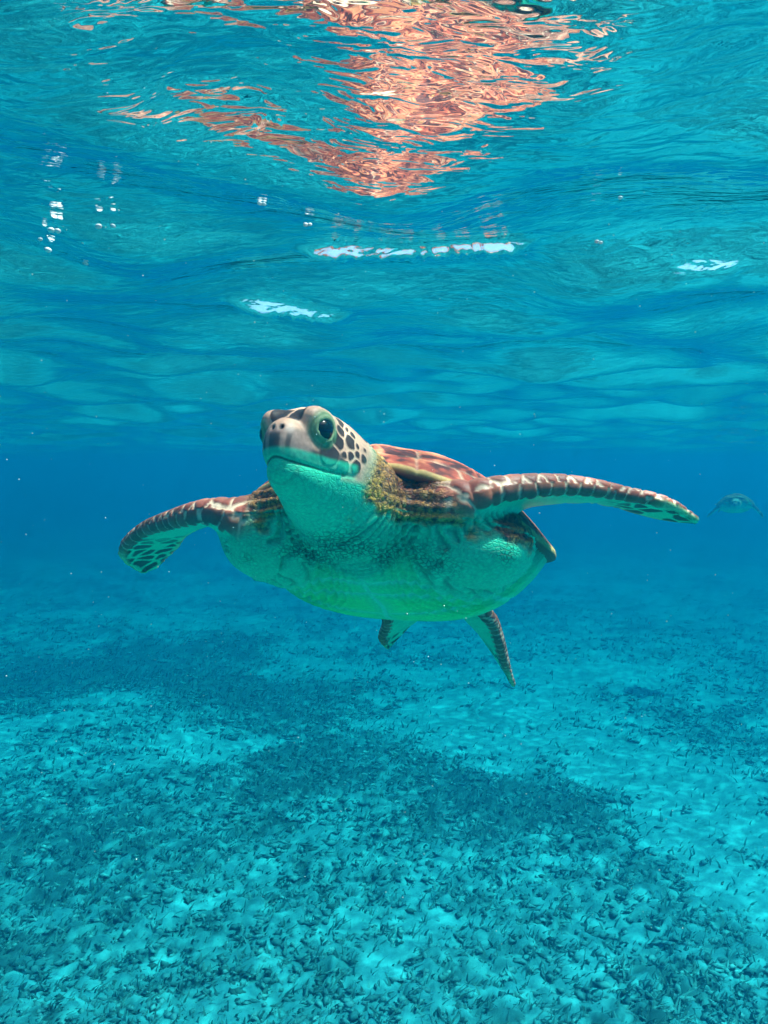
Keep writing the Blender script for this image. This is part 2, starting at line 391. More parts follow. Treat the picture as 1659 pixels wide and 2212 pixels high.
def head_sdf(H):
    S = H.copy(); S[:, 0] = np.abs(S[:, 0]) / HW
    d = ell(S, (0, -.046, .003), (.047, .070, .038))
    d = smin(d, rcone(S, (0, -.004, -.004), (0, .030, -.008), .034, .021), .02)
    d = smin(d, ell(S, (0, .030, -.017), (.021, .022, .024)), .012)
    d = smin(d, ell(S, (0, -.004, -.020), (.037, .048, .022)), .014)
    d = smin(d, ell(S, (0, -.004, -.041), (.031, .048, .017)), .010)
    d = smin(d, ell(S, (.026, -.052, -.020), (.027, .046, .030)), .02)
    d = smin(d, ell(S, (0, -.047, -.044), (.032, .052, .030)), .03)
    d = smin(d, ell(S, (.026, .008, .017), (.015, .024, .014)), .012)
    d = smin(d, np.sqrt(((S - EYE) ** 2).sum(-1)) - .0155, .008)
    # eye opening, nostrils, mouth line
    e = S - (EYE + np.array([.0105, .003, .0]))
    d = -smin(-d, np.sqrt((e[:, 0] * .8) ** 2 + (e[:, 1] * .92) ** 2 + (e[:, 2] * 1.1) ** 2) - .0098, .003)
    d = d + .004 * np.exp(-(((S[:, 0] - .0052) / .0024) ** 2 + ((S[:, 2] + .0005) / .0026) ** 2)) * (S[:, 1] > .03)
    zm = -.0335 + .05 * np.maximum(-S[:, 1], 0) + .004 * np.exp(-(S[:, 0] / .012) ** 2)
    d = d * .93
    d = d + .0013 * np.exp(-((S[:, 2] - zm) / .0022) ** 2) * sstep(-.045, -.03, S[:, 1])
    return d
class Flip:
    def __init__(s, pts, chords, hc, tl, tt):
        pts = np.array(pts, float); n = len(pts); u = np.linspace(0, n - 1, 19)
        def cr(A):
            A = np.array(A, float); 
            if A.ndim == 1: A = A[:, None]
            i = np.clip(np.floor(u).astype(int), 0, n - 2); f = (u - i)[:, None]
            p0, p1, p2, p3 = A[np.maximum(i - 1, 0)], A[i], A[i + 1], A[np.minimum(i + 2, n - 1)]
            return .5 * (2 * p1 + (p2 - p0) * f + (2 * p0 - 5 * p1 + 4 * p2 - p3) * f ** 2 + (3 * p1 - p0 - 3 * p2 + p3) * f ** 3)
        s.c = cr(pts); s.ch = cr(chords); s.hc = np.maximum(cr(hc)[:, 0], .004); s.tl = np.maximum(cr(tl)[:, 0], .002); s.tt = np.maximum(cr(tt)[:, 0], .0016)
        T = np.gradient(s.c, axis=0); T /= np.linalg.norm(T, axis=1)[:, None]
        s.ch -= T * (s.ch * T).sum(1)[:, None]; s.ch /= np.linalg.norm(s.ch, axis=1)[:, None]
        s.T = T; s.nrm = np.cross(T, s.ch)
        if (s.nrm[:, 2]).mean() < 0: s.nrm = -s.nrm          # dorsal side
        s.len = np.concatenate([[0], np.cumsum(np.linalg.norm(np.diff(s.c, axis=0), axis=1))])
        m = s.hc.max() + .05
        s.lo, s.hi = s.c.min(0) - m, s.c.max(0) + m
    def __call__(s, P):
        best = np.full(len(P), 1e9); bs = np.zeros(len(P))
        for i in range(len(s.c) - 1):
            a, b = s.c[i], s.c[i + 1]; ba = b - a
            t = np.clip(((P - a) @ ba) / (ba @ ba), 0, 1)
            d = ((P - a - t[:, None] * ba) ** 2).sum(-1); m = d < best
            best = np.where(m, d, best); bs = np.where(m, i + t, bs)
        i = np.clip(np.floor(bs).astype(int), 0, len(s.c) - 2); f = bs - i
        lp = lambda A: A[i] + (A[i + 1] - A[i]) * (f[:, None] if A.ndim > 1 else f)
        c, ch, nr, T = lp(s.c), lp(s.ch), lp(s.nrm), lp(s.T)
        q = P - c; av = (q * ch).sum(1); bv = (q * nr).sum(1); ev = (q * T).sum(1)
        hc = lp(s.hc); th = lp(s.tl) + (lp(s.tt) - lp(s.tl)) * np.clip((av / hc + 1) / 2, 0, 1)
        th = np.minimum(th, hc * .98)
        qa = np.maximum(np.abs(av) - (hc - th), 0)
        d = np.sqrt(qa ** 2 + bv ** 2 + ev ** 2) - th
        return d, lp(s.len), av, bv, hc, lp(np.linspace(0, 1, len(s.c)))
    def sdf(s, P):
        out = np.full(len(P), .06)
        m = np.all((P > s.lo) & (P < s.hi), axis=1)
        if m.any(): out[m] = s(P[m])[0]
        return out

class Turtle:
    def __init__(s, C, R, headO, headR, front, rear, far=False):
        s.C, s.R = C, R; s.hO = R.T @ (headO - C); s.hR = R.T @ headR; s.front, s.rear, s.far = front, rear, far
        s.nb = s.hO + s.hR @ np.array([0, -.065, -.030])
        s.nm = np.array([0, .235, -.005]) * .45 + s.nb * .55
    def H(s, P): return (P - s.hO) @ s.hR
    def neck(s, P):
        d = rcone(P, (0, .15, -.012), s.nm, .074, .054)
        return smin(d, rcone(P, s.nm, s.nb, .054, .044), .03)
    def sdf(s, P):
        d = torso_sdf(P)
        for sx in (-1, 1):
            d = smin(d, ell(P, (sx * .115, .165, -.035), (.075, .075, .05)), .03)
            d = smin(d, ell(P, (sx * .085, .195, .004), (.052, .058, .034)), .025)
        d = smin(d, s.neck(P), .028)
        m = np.sqrt(((P - s.hO) ** 2).sum(-1)) < .19
        if m.any():
            h = head_sdf(s.H(P[m])); dm = d[m]; d[m] = smin(dm, h, .022)
        for f in s.front: d = smin(d, f.sdf(P), .028)
        for f in s.rear: d = smin(d, f.sdf(P), .02)
        d = smin(d, rcone(P, (0, -.2, -.03), (0, -.31, -.055), .03, .008), .02)
        return d

def surface_net(sdf, axes):
    xs, ys, zs = axes; nx, ny, nz = len(xs), len(ys), len(zs)
    D = np.ones((nx, ny, nz), np.float32); B = 16
    for i in range(0, nx, B):
        for j in range(0, ny, B):
            ks = np.arange(0, nz, B)
            ax, ay = xs[i:i + B], ys[j:j + B]
            cen = np.array([[(ax[0] + ax[-1]) / 2, (ay[0] + ay[-1]) / 2, (zs[k] + zs[min(k + B, nz) - 1]) / 2] for k in ks])
            dc = sdf(cen)
            for k, dd in zip(ks, dc):
                az = zs[k:k + B]
                rad = .5 * math.sqrt((ax[-1] - ax[0]) ** 2 + (ay[-1] - ay[0]) ** 2 + (az[-1] - az[0]) ** 2)
                if abs(dd) > rad * 1.5 + .012: D[i:i + B, j:j + B, k:k + B] = dd; continue
                G = np.stack(np.meshgrid(ax, ay, az, indexing='ij'), -1).reshape(-1, 3)
                D[i:i + B, j:j + B, k:k + B] = sdf(G).reshape(len(ax), len(ay), len(az))
    S = D < 0
    cnt = sum(S[a:nx - 1 + a, b:ny - 1 + b, c:nz - 1 + c].astype(np.int8) for a in (0, 1) for b in (0, 1) for c in (0, 1))
    act = np.argwhere((cnt > 0) & (cnt < 8)); idx = -np.ones((nx - 1, ny - 1, nz - 1), np.int64); idx[tuple(act.T)] = np.arange(len(act))
    acc = np.zeros((len(act), 3)); num = np.zeros(len(act)); A = [xs, ys, zs]
    corners = [(a, b, c) for a in (0, 1) for b in (0, 1) for c in (0, 1)]
    for p in corners:
        for ax in range(3):
            if p[ax] == 1: continue
            q = list(p); q[ax] = 1
            d0 = D[act[:, 0] + p[0], act[:, 1] + p[1], act[:, 2] + p[2]]; d1 = D[act[:, 0] + q[0], act[:, 1] + q[1], act[:, 2] + q[2]]
            m = (d0 < 0) != (d1 < 0); t = np.where(m, d0 / np.where(m, d0 - d1, 1), 0)
            pt = np.stack([A[k][act[:, k] + p[k]] for k in range(3)], -1)
            pt[:, ax] += t * (A[ax][act[:, ax] + 1] - A[ax][act[:, ax]])
            acc += pt * m[:, None]; num += m
    V = acc / num[:, None]; Q = []
    for ax in range(3):
        sl0 = [slice(None)] * 3; sl1 = [slice(None)] * 3; sl0[ax] = slice(0, -1); sl1[ax] = slice(1, None)
        a, b = S[tuple(sl0)], S[tuple(sl1)]
        e = np.argwhere(a != b); u, v = (ax + 1) % 3, (ax + 2) % 3
        ok = (e[:, u] > 0) & (e[:, v] > 0) & (e[:, u] < D.shape[u] - 1) & (e[:, v] < D.shape[v] - 1); e = e[ok]
        inside = a[tuple(e.T)]
        def at(du, dv):
            c = e.copy(); c[:, u] += du; c[:, v] += dv; return idx[tuple(c.T)]
        q = np.stack([at(-1, -1), at(0, -1), at(0, 0), at(-1, 0)], -1)
        q[~inside] = q[~inside][:, ::-1]; Q.append(q)
    return V, np.concatenate(Q)
def subdivide(V, Q):
    n = len(V); E = np.sort(np.stack([Q, np.roll(Q, -1, 1)], -1).reshape(-1, 2), 1)
    key = E[:, 0] * n + E[:, 1]; uq, inv = np.unique(key, return_inverse=True)
    a, b = uq // n, uq % n
    VE = (V[a] + V[b]) / 2; VF = V[Q].mean(1); inv = inv.reshape(-1, 4) + n; fc = np.arange(len(Q)) + n + len(uq)
    out = []
    for k in range(4): out.append(np.stack([Q[:, k], inv[:, k], fc, inv[:, k - 1]], -1))
    return np.concatenate([V, VE, VF]), np.concatenate(out)
def grad(sdf, V, e=.0012):
    return np.stack([sdf(V + np.array(d) * e) - sdf(V - np.array(d) * e) for d in ((1, 0, 0), (0, 1, 0), (0, 0, 1))], -1) / (2 * e)
def project(sdf, V, n=2):
    for _ in range(n):
        d = sdf(V); g = grad(sdf, V); V = V - np.clip(d / np.maximum((g ** 2).sum(-1), .25), -.004, .004)[:, None] * g
    return V
def ax_spacing(lo, hi, coarse, fine, a, b):
    r = [lo]
    while r[-1] < hi: r.append(r[-1] + (fine if a <= r[-1] <= b else coarse))
    return np.array(r)

PALE = np.array([.04, .85, .50]); CREAM = np.array([.98, .62, .44]); DARK = np.array([.030, .017, .018]); BROWN = np.array([.60, .13, .075])
YEL = np.array([.95, .52, .09]); PLAS = np.array([.04, .92, .28]); TAN = np.array([.78, .36, .10])
def zoom_px(zx, zy): return 513 + zx * .2278, 837 + zy * .2278
# head scutes seen in the photograph (position, size): dark plates between pale seams
HEAD_SPOTS = [(965, 330, 13, 0), (975, 415, 11, 0), (945, 500, 15, 0), (1068, 520, 14, 0), (875, 612, 19, 0), (1015, 650, 7, 0), (1068, 655, 9, 0), (1122, 645, 8, 0),
              (1000, 740, 13, 0), (1105, 745, 12, 0), (1170, 690, 9, 0), (565, 248, 36, 0), (1085, 455, 8, 0), (1120, 560, 7, 0), (1030, 395, 7, 0),
              (1185, 610, 6, 0), (900, 255, 8, 0)]
def build_body(t, spots=True):
    if t.far: axes = [np.arange(-.44, .44, .011), np.arange(-.46, .5, .011), np.arange(-.3, .18, .011)]
    else:
        o = t.hO
        axes = [ax_spacing(-.46, .43, .0047, .0025, o[0] - .07, o[0] + .07), ax_spacing(-.47, .49, .0047, .0025, o[1] - .09, o[1] + .07), ax_spacing(-.28, .14, .0047, .0025, o[2] - .08, o[2] + .05)]
    V, Q = surface_net(t.sdf, axes)
    V = project(t.sdf, V, 2)
    if not t.far:
        V, Q = subdivide(V, Q); V = project(t.sdf, V, 2)
    Nn = grad(t.sdf, V); Nn /= np.maximum(np.linalg.norm(Nn, axis=1), 1e-6)[:, None]
    n = len(V)
    dt = torso_sdf(V); dn = t.neck(V); Hc = t.H(V); dh = np.full(n, .06); m = np.sqrt((Hc ** 2).sum(-1)) < .19; dh[m] = head_sdf(Hc[m])
    nz1 = fbm(V, 22, 5, 3); nz2 = fbm(V, 70, 8, 3)
    hw_ = sstep(.012, .003, dh) * sstep(-.118, -.100, Hc[:, 1])
    # --- trunk and neck: pale below, scaly tan to yellow above
    up = Nn[:, 2] + .25 * nz1
    col = np.repeat(PALE[None], n, 0) * (1 + .08 * nz1)[:, None]
    wr = np.full(n, .22) + .75 * sstep(.03, .0, np.abs(V[:, 2] + .052)) * sstep(.2, .22, V[:, 1]) * sstep(-.4, .3, nz1); disp = np.zeros(n)
    f1, f2, idv = vor3(V * np.array([1, 1, .6]), .0068, 77)
    scale_c = mixc(np.repeat(TAN[None], n, 0), BROWN * .55, idv) ; scale_c = mixc(scale_c, YEL, np.clip(sstep(.25, -.25, up) * .7 + sstep(.075, .055, np.sqrt(((V - t.nb) ** 2).sum(-1)) + .01 * nz2) * .75 * (.5 + .5 * idv), 0, 1))
    scale_c = mixc(scale_c, DARK, sstep(.0009, .0, f2 - f1) * .8)
    dots = sstep(.0036, .0026, vor3(V, .0125, 99)[0])
    scale_c = mixc(scale_c, DARK, dots * .9)
    side = sstep(-.25, .12, up + .25 * nz2 + .2 * nz1 + .5 * sstep(.03, .06, np.abs(V[:, 0] - t.hO[0] * .5)) * sstep(-.045, -.01, V[:, 2])) * sstep(.165, .2, V[:, 1] + .25 * np.abs(V[:, 0])) * sstep(.14, .115, np.abs(V[:, 0]) + .012 * nz1)
    side = np.maximum(side, sstep(.0, .45, up + .2 * nz2) * sstep(-.075, -.02, V[:, 2] + .02 * nz1) * sstep(.0, .05, V[:, 1])) * (1 - hw_)
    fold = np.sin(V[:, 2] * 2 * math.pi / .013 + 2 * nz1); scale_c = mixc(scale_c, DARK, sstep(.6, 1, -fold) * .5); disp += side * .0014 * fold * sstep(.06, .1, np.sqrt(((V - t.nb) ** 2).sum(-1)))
    col = mixc(col, scale_c, side); wr = wr + .3 * side; disp += side * .0014 * sstep(0, .003, f2 - f1)
    # folds around the shoulders and across the throat, their shade painted as dark lines
    for sx in (-1, 1):
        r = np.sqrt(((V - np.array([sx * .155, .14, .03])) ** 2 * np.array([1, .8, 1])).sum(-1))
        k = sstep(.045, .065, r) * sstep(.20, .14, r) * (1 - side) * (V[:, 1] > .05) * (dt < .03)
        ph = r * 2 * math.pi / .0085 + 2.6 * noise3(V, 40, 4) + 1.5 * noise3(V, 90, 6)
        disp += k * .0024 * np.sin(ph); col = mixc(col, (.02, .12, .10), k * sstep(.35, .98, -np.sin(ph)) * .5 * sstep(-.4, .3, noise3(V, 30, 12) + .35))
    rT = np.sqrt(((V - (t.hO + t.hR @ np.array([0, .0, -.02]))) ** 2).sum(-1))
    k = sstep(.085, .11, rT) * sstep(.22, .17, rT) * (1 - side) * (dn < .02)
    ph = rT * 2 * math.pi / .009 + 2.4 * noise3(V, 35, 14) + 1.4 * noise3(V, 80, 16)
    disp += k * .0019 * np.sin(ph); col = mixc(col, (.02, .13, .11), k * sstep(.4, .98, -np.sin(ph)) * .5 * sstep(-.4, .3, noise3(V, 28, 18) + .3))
    # --- plastron: smooth yellow-green plates with pale seams
    pl = sstep(.25, .238, V[:, 1] + 1.2 * V[:, 0] ** 2 + .004 * nz1) * sstep(-.042, -.050, V[:, 2] + .003 * nz1) * sstep(.015, .006, dt)
    pl = pl * sstep(.0, -.10, Nn[:, 2])
    rr = rho(V[:, 0], V[:, 1])
    seam = np.full(n, 9.)
    for yv in (.165, .085, -.01, -.1, -.17):
        seam = np.minimum(seam, np.abs(V[:, 1] - yv + .25 * np.abs(V[:, 0]) * (1 if yv > .1 else -.6)))
    seam = np.minimum(seam, np.abs(V[:, 0] + .004 * np.sin(V[:, 1] * 40))); seam = np.minimum(seam, np.abs(rr - .72 + .02 * np.sin(V[:, 1] * 30)) * .2)
    pc = mixc(np.repeat(PLAS[None], n, 0) * (1 + .1 * nz1)[:, None], (.05, .84, .40), sstep(.022, .004, seam) * .75)
    pc = mixc(pc, (.16, .95, .62), sstep(.005, .0015, seam) * .9)
    pc = mixc(pc, PALE, sstep(.7, .9, rr) * .7)
    col = mixc(col, pc, pl); wr = wr * (1 - pl); disp -= pl * .0012 * sstep(.004, .001, seam)
    br = sstep(.0, -.02, V[:, 2]) * sstep(.02, .005, dt) * sstep(.02, -.05, V[:, 1] - .1)
    wr = wr * (1 - .85 * br)
    rim = V[:, 2] + DROP * (V[:, 0] / W) ** 2
    rb = sstep(-.040, -.008, rim + .006 * nz1) * sstep(.02, .008, dt) * sstep(.16, .12, V[:, 1]) * sstep(.75, .88, rr)
    col = mixc(col, np.array([.34, .12, .075]), rb * .45)
    # --- flippers
    for f, fr in [(q, 1) for q in t.front] + [(q, 0) for q in t.rear]:
        msk = np.where(np.all((V > f.lo) & (V < f.hi), axis=1))[0]
        d, sl, av, bv, hc, u = f(V[msk])
        wt = sstep(.012, .002, d) * sstep(.10 if fr else .05, .2 if fr else .2, u)
        ventral = (Nn[msk] * 0 + 0)[:, 0]
        i = np.clip((u * (len(f.c) - 1)).astype(int), 0, len(f.c) - 1)
        nd = (Nn[msk] * f.nrm[i]).sum(1)
        wlead = av + hc                                     # distance from the leading edge
        cw = np.where(nd > 0, wlead, -wlead - .004)
        cs = (.019 if fr else .015); cs = cs * 1.0
        g1, g2, gid = vor2(sl + .003 * noise3(V[msk], 60, 3), cw * 1.05, cs, 31, .45)
        sc_c = mixc(mixc(np.repeat(BROWN[None], len(msk), 0), DARK * 1.5, gid * .55), np.array([.85, .36, .25]), sstep(.4, 1.0, nd) * .4)
        sc_c = mixc(sc_c, CREAM, sstep(.0026, .0008, g2 - g1))
        c_v = np.repeat(PALE[None], len(msk), 0) * (1 + .06 * nz1[msk])[:, None]
        h1, h2, hid = vor2(sl + .004 * noise3(V[msk], 50, 33), av + .3 * sl, .021, 57, .8)
        tipm = sstep(.60, .74, u + .06 * nz1[msk]) * (hid > .22) * sstep(-.95, -.7, av / hc)
        c_v = mixc(c_v, DARK * 1.3, tipm * sstep(.0025, .006, h2 - h1) * .93)
        c_v = mixc(c_v, (.80, .66, .25), sstep(.72, .97, np.abs(av) / hc) * .55 * sstep(.45, .6, u))  # glow of light through the thin edges, painted as pale yellow
        dm = sstep(-.15, .1, nd); rowv = sstep(-.0175, -.014, cw + .003 * np.sin(sl * 2 * math.pi / cs)) * (1 - dm)
        fc = mixc(c_v, sc_c, np.clip(dm + rowv * .95 * sstep(.9, .75, u), 0, 1))
        col[msk] = mixc(col[msk], fc, wt); wr[msk] *= (1 - wt * .93)
        disp[msk] = disp[msk] * (1 - wt) + wt * .0016 * sstep(0, .004, g2 - g1) * np.clip(dm + rowv, 0, 1)
    # --- head
    S = Hc.copy(); S[:, 0] = np.abs(S[:, 0]) / HW
    zj = -.0335 + .05 * np.maximum(-S[:, 1], 0)
    upper = sstep(-.004, .004, S[:, 2] - zj + np.where(S[:, 1] < -.018, .009, 0) - .004)
    hc_ = np.repeat(np.array([[.97, .52, .36]]), n, 0) * (1 + .22 * nz2 + .12 * nz1)[:, None]
    hc_ = mixc(hc_, (.95, .50, .34), sstep(.3, .9, Nn[:, 2]) * .6)
    seeds = SEEDS
    if seeds is not None and len(seeds):
        A1 = np.full(n, 9.); A2 = np.full(n, 9.); wob = .0013 * nz2
        for (p, r) in seeds:
            dd = np.sqrt(((S - p) ** 2).sum(-1)) - r + wob
            A2 = np.where(dd < A1, A1, np.minimum(A2, dd)); A1 = np.minimum(A1, dd)
        spot = sstep(.0010, -.0006, A1) * sstep(.0014, .0032, A2 - A1) * sstep(.0011, .0024, S[:, 0] + .0006 * nz2)
        disp += hw_ * upper * (.0008 * spot + .0005 * nz2)
        back = vor3(Hc, .013, 123); bk = sstep(-.070, -.085, S[:, 1] - .35 * np.minimum(S[:, 2], 0)) * sstep(.0, .01, S[:, 2])
        spot = np.maximum(spot, bk * sstep(.002, .004, back[1] - back[0]))
        hc_ = mixc(hc_, DARK, spot * .97)
    # beak plates: grey-brown, darker down the middle
    bk_ = sstep(.020, .030, S[:, 1] - .15 * S[:, 2]) * sstep(.026, .018, S[:, 2] + .022) 
    bkc = mixc(np.repeat(np.array([[.46, .27, .22]]), n, 0), (.055, .045, .045), sstep(.0085, .005, S[:, 0]) * sstep(-.004, -.009, S[:, 2]) * .9)
    bkc = mixc(bkc, (.06, .045, .04), sstep(.0035, .001, np.abs(S[:, 0] - .0165 - .1 * S[:, 2])) * sstep(-.004, -.01, S[:, 2]) * .8)
    hc_ = mixc(hc_, bkc, bk_ * upper)
    ud = sstep(.004, -.002, np.abs(S[:, 2] + .0205 + .12 * (S[:, 1] - .0)) - .0055) * sstep(-.022, -.014, S[:, 1]) * sstep(.030, .022, S[:, 1]) * sstep(.016, .021, S[:, 0])
    hc_ = mixc(hc_, (.075, .05, .045), ud * .9)
    re = np.sqrt(((S - EYE - np.array([.006, .002, 0])) ** 2).sum(-1))
    lid = sstep(.022, .016, re); ring = .5 + .5 * np.sin(re * 2 * math.pi / .0032)
    hc_ = mixc(hc_, np.array([.22, .42, .20]), lid * .85); hc_ = mixc(hc_, (.13, .20, .10), lid * ring * .45); disp += hw_ * lid * .0004 * ring
    jaw = np.repeat(PALE[None], n, 0) * (1 + .06 * nz1)[:, None]
    jl = np.abs(S[:, 2] - (zj + .004 * np.exp(-(S[:, 0] / .012) ** 2)))
    hc_ = mixc(jaw, hc_, upper)
    hc_ = mixc(hc_, PALE * 1.02, sstep(.0105, .006, np.abs(S[:, 2] - zj - .004)) * .75 * (1 - sstep(-.03, -.04, S[:, 1])))
    hc_ = mixc(hc_, (.04, .07, .05), sstep(.0017, .0006, jl) * (.35 + .5 * sstep(-.01, .03, S[:, 1])) * sstep(-.045, -.02, S[:, 1]))
    # chin plate outline
    chin = np.abs(np.sqrt(((S[:, 0] + .002) / .022) ** 2 + ((S[:, 2] + .038) / .0145) ** 2) - 1) * .014
    hc_ = mixc(hc_, (.10, .2, .14), sstep(.0014, .0004, chin) * (S[:, 1] > .015) * (1 - upper) * .28)
    nos = np.exp(-(((S[:, 0] - .0052) / .0026) ** 2 + ((S[:, 2] + .0005) / .0028) ** 2)) * (S[:, 1] > .03)
    hc_ = mixc(hc_, (.01, .008, .008), np.clip(nos * 1.4, 0, 1))
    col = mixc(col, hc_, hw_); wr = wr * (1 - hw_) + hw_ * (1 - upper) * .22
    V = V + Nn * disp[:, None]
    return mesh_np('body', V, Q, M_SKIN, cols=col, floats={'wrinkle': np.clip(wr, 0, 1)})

def build_carapace(far=False):
    nt_, nr_ = (90, 30) if far else (420, 150)
    th = np.linspace(0, 2 * math.pi, nt_, endpoint=False); rr = np.concatenate([np.linspace(.004, 1, nr_), [1.004, 1.0, .97, .92, .86]])
    T, R = np.meshgrid(th, rr); c, s = np.cos(T), np.sin(T); nf = np.where(s > 0, 2.5, 1.8)
    k = (np.abs(c) ** nf + np.abs(s) ** nf) ** (-1 / nf)
    x = W * c * k * R; y = np.where(s > 0, AF, AB) * s * k * R
    Rc = np.clip(R, 0, 1)
    z = HC * (1 - Rc ** 2.2) * np.clip(1 + ASH * y / AF, .3, 2) - DROP * (x / W) ** 2
    z = z + .050 * sstep(.02, .21, y) * np.clip(1 - (x / .205) ** 2, 0, 1) * Rc ** 3
    for i, (dz) in enumerate((-.004, -.009, -.011, -.012, -.012)):
        z[nr_ + i] = z[nr_ - 1] + dz
    xf, yf, zf = x.ravel(), y.ravel(), z.ravel(); P = np.stack([xf, yf, zf], -1)
    V = P.copy(); V[:, 2] += .004 * sstep(.03, .0, np.abs(xf)) * sstep(.95, .7, R.ravel())      # keel
    seeds = [(0, .205), (0, .115), (0, .015), (0, -.085), (0, -.175)]
    for sx in (-1, 1): seeds += [(sx * .112, .165), (sx * .125, .065), (sx * .118, -.045), (sx * .088, -.14)]
    xs_ = xf * .5 / W * .416; A = []
    for i, (a, b) in enumerate(seeds):
        e = 1.15 if i < 5 else 1.0
        A.append(np.hypot((xf - a) * e, yf - b))
    A = np.array(A); o = np.argsort(A, 0)[:2]; f1 = np.take_along_axis(A, o[:1], 0)[0]; f2 = np.take_along_axis(A, o[1:], 0)[0]; cell = o[0]
    rv = R.ravel(); mg = rv > .86
    nm = 25; ta = T.ravel() / (2 * math.pi) * nm; mgs = np.abs(ta - np.round(ta)) * (2 * math.pi / nm) * .22
    seam = np.where(mg, mgs, (f2 - f1) * .5); seam = np.minimum(seam, np.abs(rv - .86) * .21)
    sd_ = np.array(seeds)[cell]; ang = np.arctan2(yf - (sd_[:, 1] - .03), (xf - sd_[:, 0])); rad = np.hypot(xf - sd_[:, 0], yf - sd_[:, 1])
    st = fbm(np.stack([ang * 2.6 + cell * 7.7, rad * 9, np.zeros_like(ang)], -1), 2.2, 81, 3) + .5 * fbm(P, 60, 83, 3)
    st = np.where(mg, fbm(P, 45, 85, 3), st)
    c_ = np.repeat(np.array([[.62, .105, .06]]), len(P), 0)
    c_ = mixc(c_, (.13, .035, .03), sstep(-.05, .4, -st)); c_ = mixc(c_, (.95, .30, .15), sstep(.1, .5, st) * .85)  # growth streaks, their contrast raised to stand in for caustic light bands
    c_ = mixc(c_, (.98, .66, .46), sstep(.0032, .0006, seam + .0012 * noise3(P, 120, 3)) * (.55 + .35 * noise3(P, 25, 4)))
    c_ = mixc(c_, (.95, .62, .22), sstep(.985, 1.0, rv) * .8)
    under = np.arange(len(P)) >= nr_ * nt_ + nt_
    c_[under] = mixc(np.repeat(np.array([[.30, .10, .06]]), under.sum(), 0), (.10, .40, .28), sstep(.97, .86, rv[under]) * (yf[under] < .08))
    V[:, 2] -= .0022 * sstep(.004, .001, seam) * (~under) - .0009 * st * (~under)
    return mesh_np('carapace', V, grid_quads(len(rr), nt_, True), M_SHELL, cols=c_)
def build_eye():
    th = np.linspace(0, 2 * math.pi, 28, endpoint=False); ph = np.linspace(.02, math.pi - .02, 16)
    V = np.stack([np.sin(ph)[:, None] * np.cos(th), np.sin(ph)[:, None] * np.sin(th), np.repeat(np.cos(ph)[:, None], 28, 1)], -1).reshape(-1, 3) * .0136
    return mesh_np('eye', V, grid_quads(16, 28, True)[:, ::-1], M_EYE)

from mathutils import Matrix
def mat4(R, t):
    m = Matrix.Identity(4)
    for i in range(3):
        for j in range(3): m[i][j] = float(R[i, j])
        m[i][3] = float(t[i])
    return m
SEEDS = None
def assemble(t, label, group, scale=1.0):
    root = bpy.data.objects.new('sea_turtle', None); link(root); root.empty_display_size = .2
    root.matrix_world = mat4(t.R * scale, t.C)
    tag(root, label, 'turtle', group)
    ob('body', build_body(t), root); ob('carapace', build_carapace(t.far), root)
    me = build_eye()
    for sx in (1, -1):
        e = ob('eye', me, root); p = t.hO + t.hR @ ((EYE + np.array([.0008, .0006, 0])) * np.array([sx * HW, 1, 1])); e.location = p
    return root

# the near turtle, posed from the photograph
Cn = pix(871.9, 1155.5, 1.2315); Rn = frame(.2363, .1974, .0128)
hOn = pix(650, 953, .90); hRn = frame(.40, .25, -.06)
loc = lambda px, py, d: Rn.T @ (pix(px, py, d) - Cn)
vec = lambda v: Rn.T @ np.array(v, float)
right_img = Flip([loc(1015, 1195, 1.09), loc(962, 1130, 1.03), loc(1030, 1086, 1.005), loc(1175, 1068, 1.04), loc(1312, 1074, 1.07), loc(1425, 1100, 1.07), loc(1502, 1124, 1.06)],
                 [vec(v) for v in ((.45, .85, -.30), (.75, .62, -.15), (.30, .93, -.22), (0, .96, -.26), (0, .97, -.17), (-.1, .95, -.28), (-.2, .93, -.30))],
                 [.050, .044, .048, .050, .046, .034, .007], [.038, .027, .0175, .0120, .008, .006, .003], [.030, .020, .008, .004, .003, .0025, .002])
left_img = Flip([loc(590, 1165, 1.10), loc(540, 1136, 1.07), loc(475, 1117, 1.08), loc(405, 1126, 1.13), loc(348, 1152, 1.20), loc(320, 1190, 1.26), loc(322, 1230, 1.31)],
                [vec(v) for v in ((-.2, .9, -.35), (-.2, .93, -.30), (.0, .96, -.24), (.2, .95, -.20), (.55, .78, -.22), (.9, .42, .0), (.95, .2, .25))],
                [.044, .042, .036, .032, .036, .040, .012], [.034, .026, .0170, .0125, .009, .006, .003], [.028, .016, .008, .005, .003, .0025, .002])
rear_l = Flip([np.array([-.085, -.19, -.045]), loc(868, 1325, 1.46), loc(852, 1365, 1.52), loc(842, 1394, 1.56)],
              [vec(v) for v in ((-.7, .5, .1), (.85, .3, .2), (.85, .3, .35), (.8, .3, .5))], [.03, .034, .030, .008], [.02, .010, .006, .003], [.016, .006, .003, .002])
rear_r = Flip([np.array([.10, -.19, -.045]), loc(1030, 1320, 1.44), loc(1062, 1390, 1.51), loc(1108, 1478, 1.58)],
              [vec(v) for v in ((.7, .5, .1), (-.6, .75, .1), (-.35, .9, .1), (-.2, .95, .1))], [.03, .040, .036, .006], [.02, .011, .008, .003], [.016, .006, .003, .002])
near_t = Turtle(Cn, Rn, hOn, hRn, [right_img, left_img], [rear_l, rear_r])

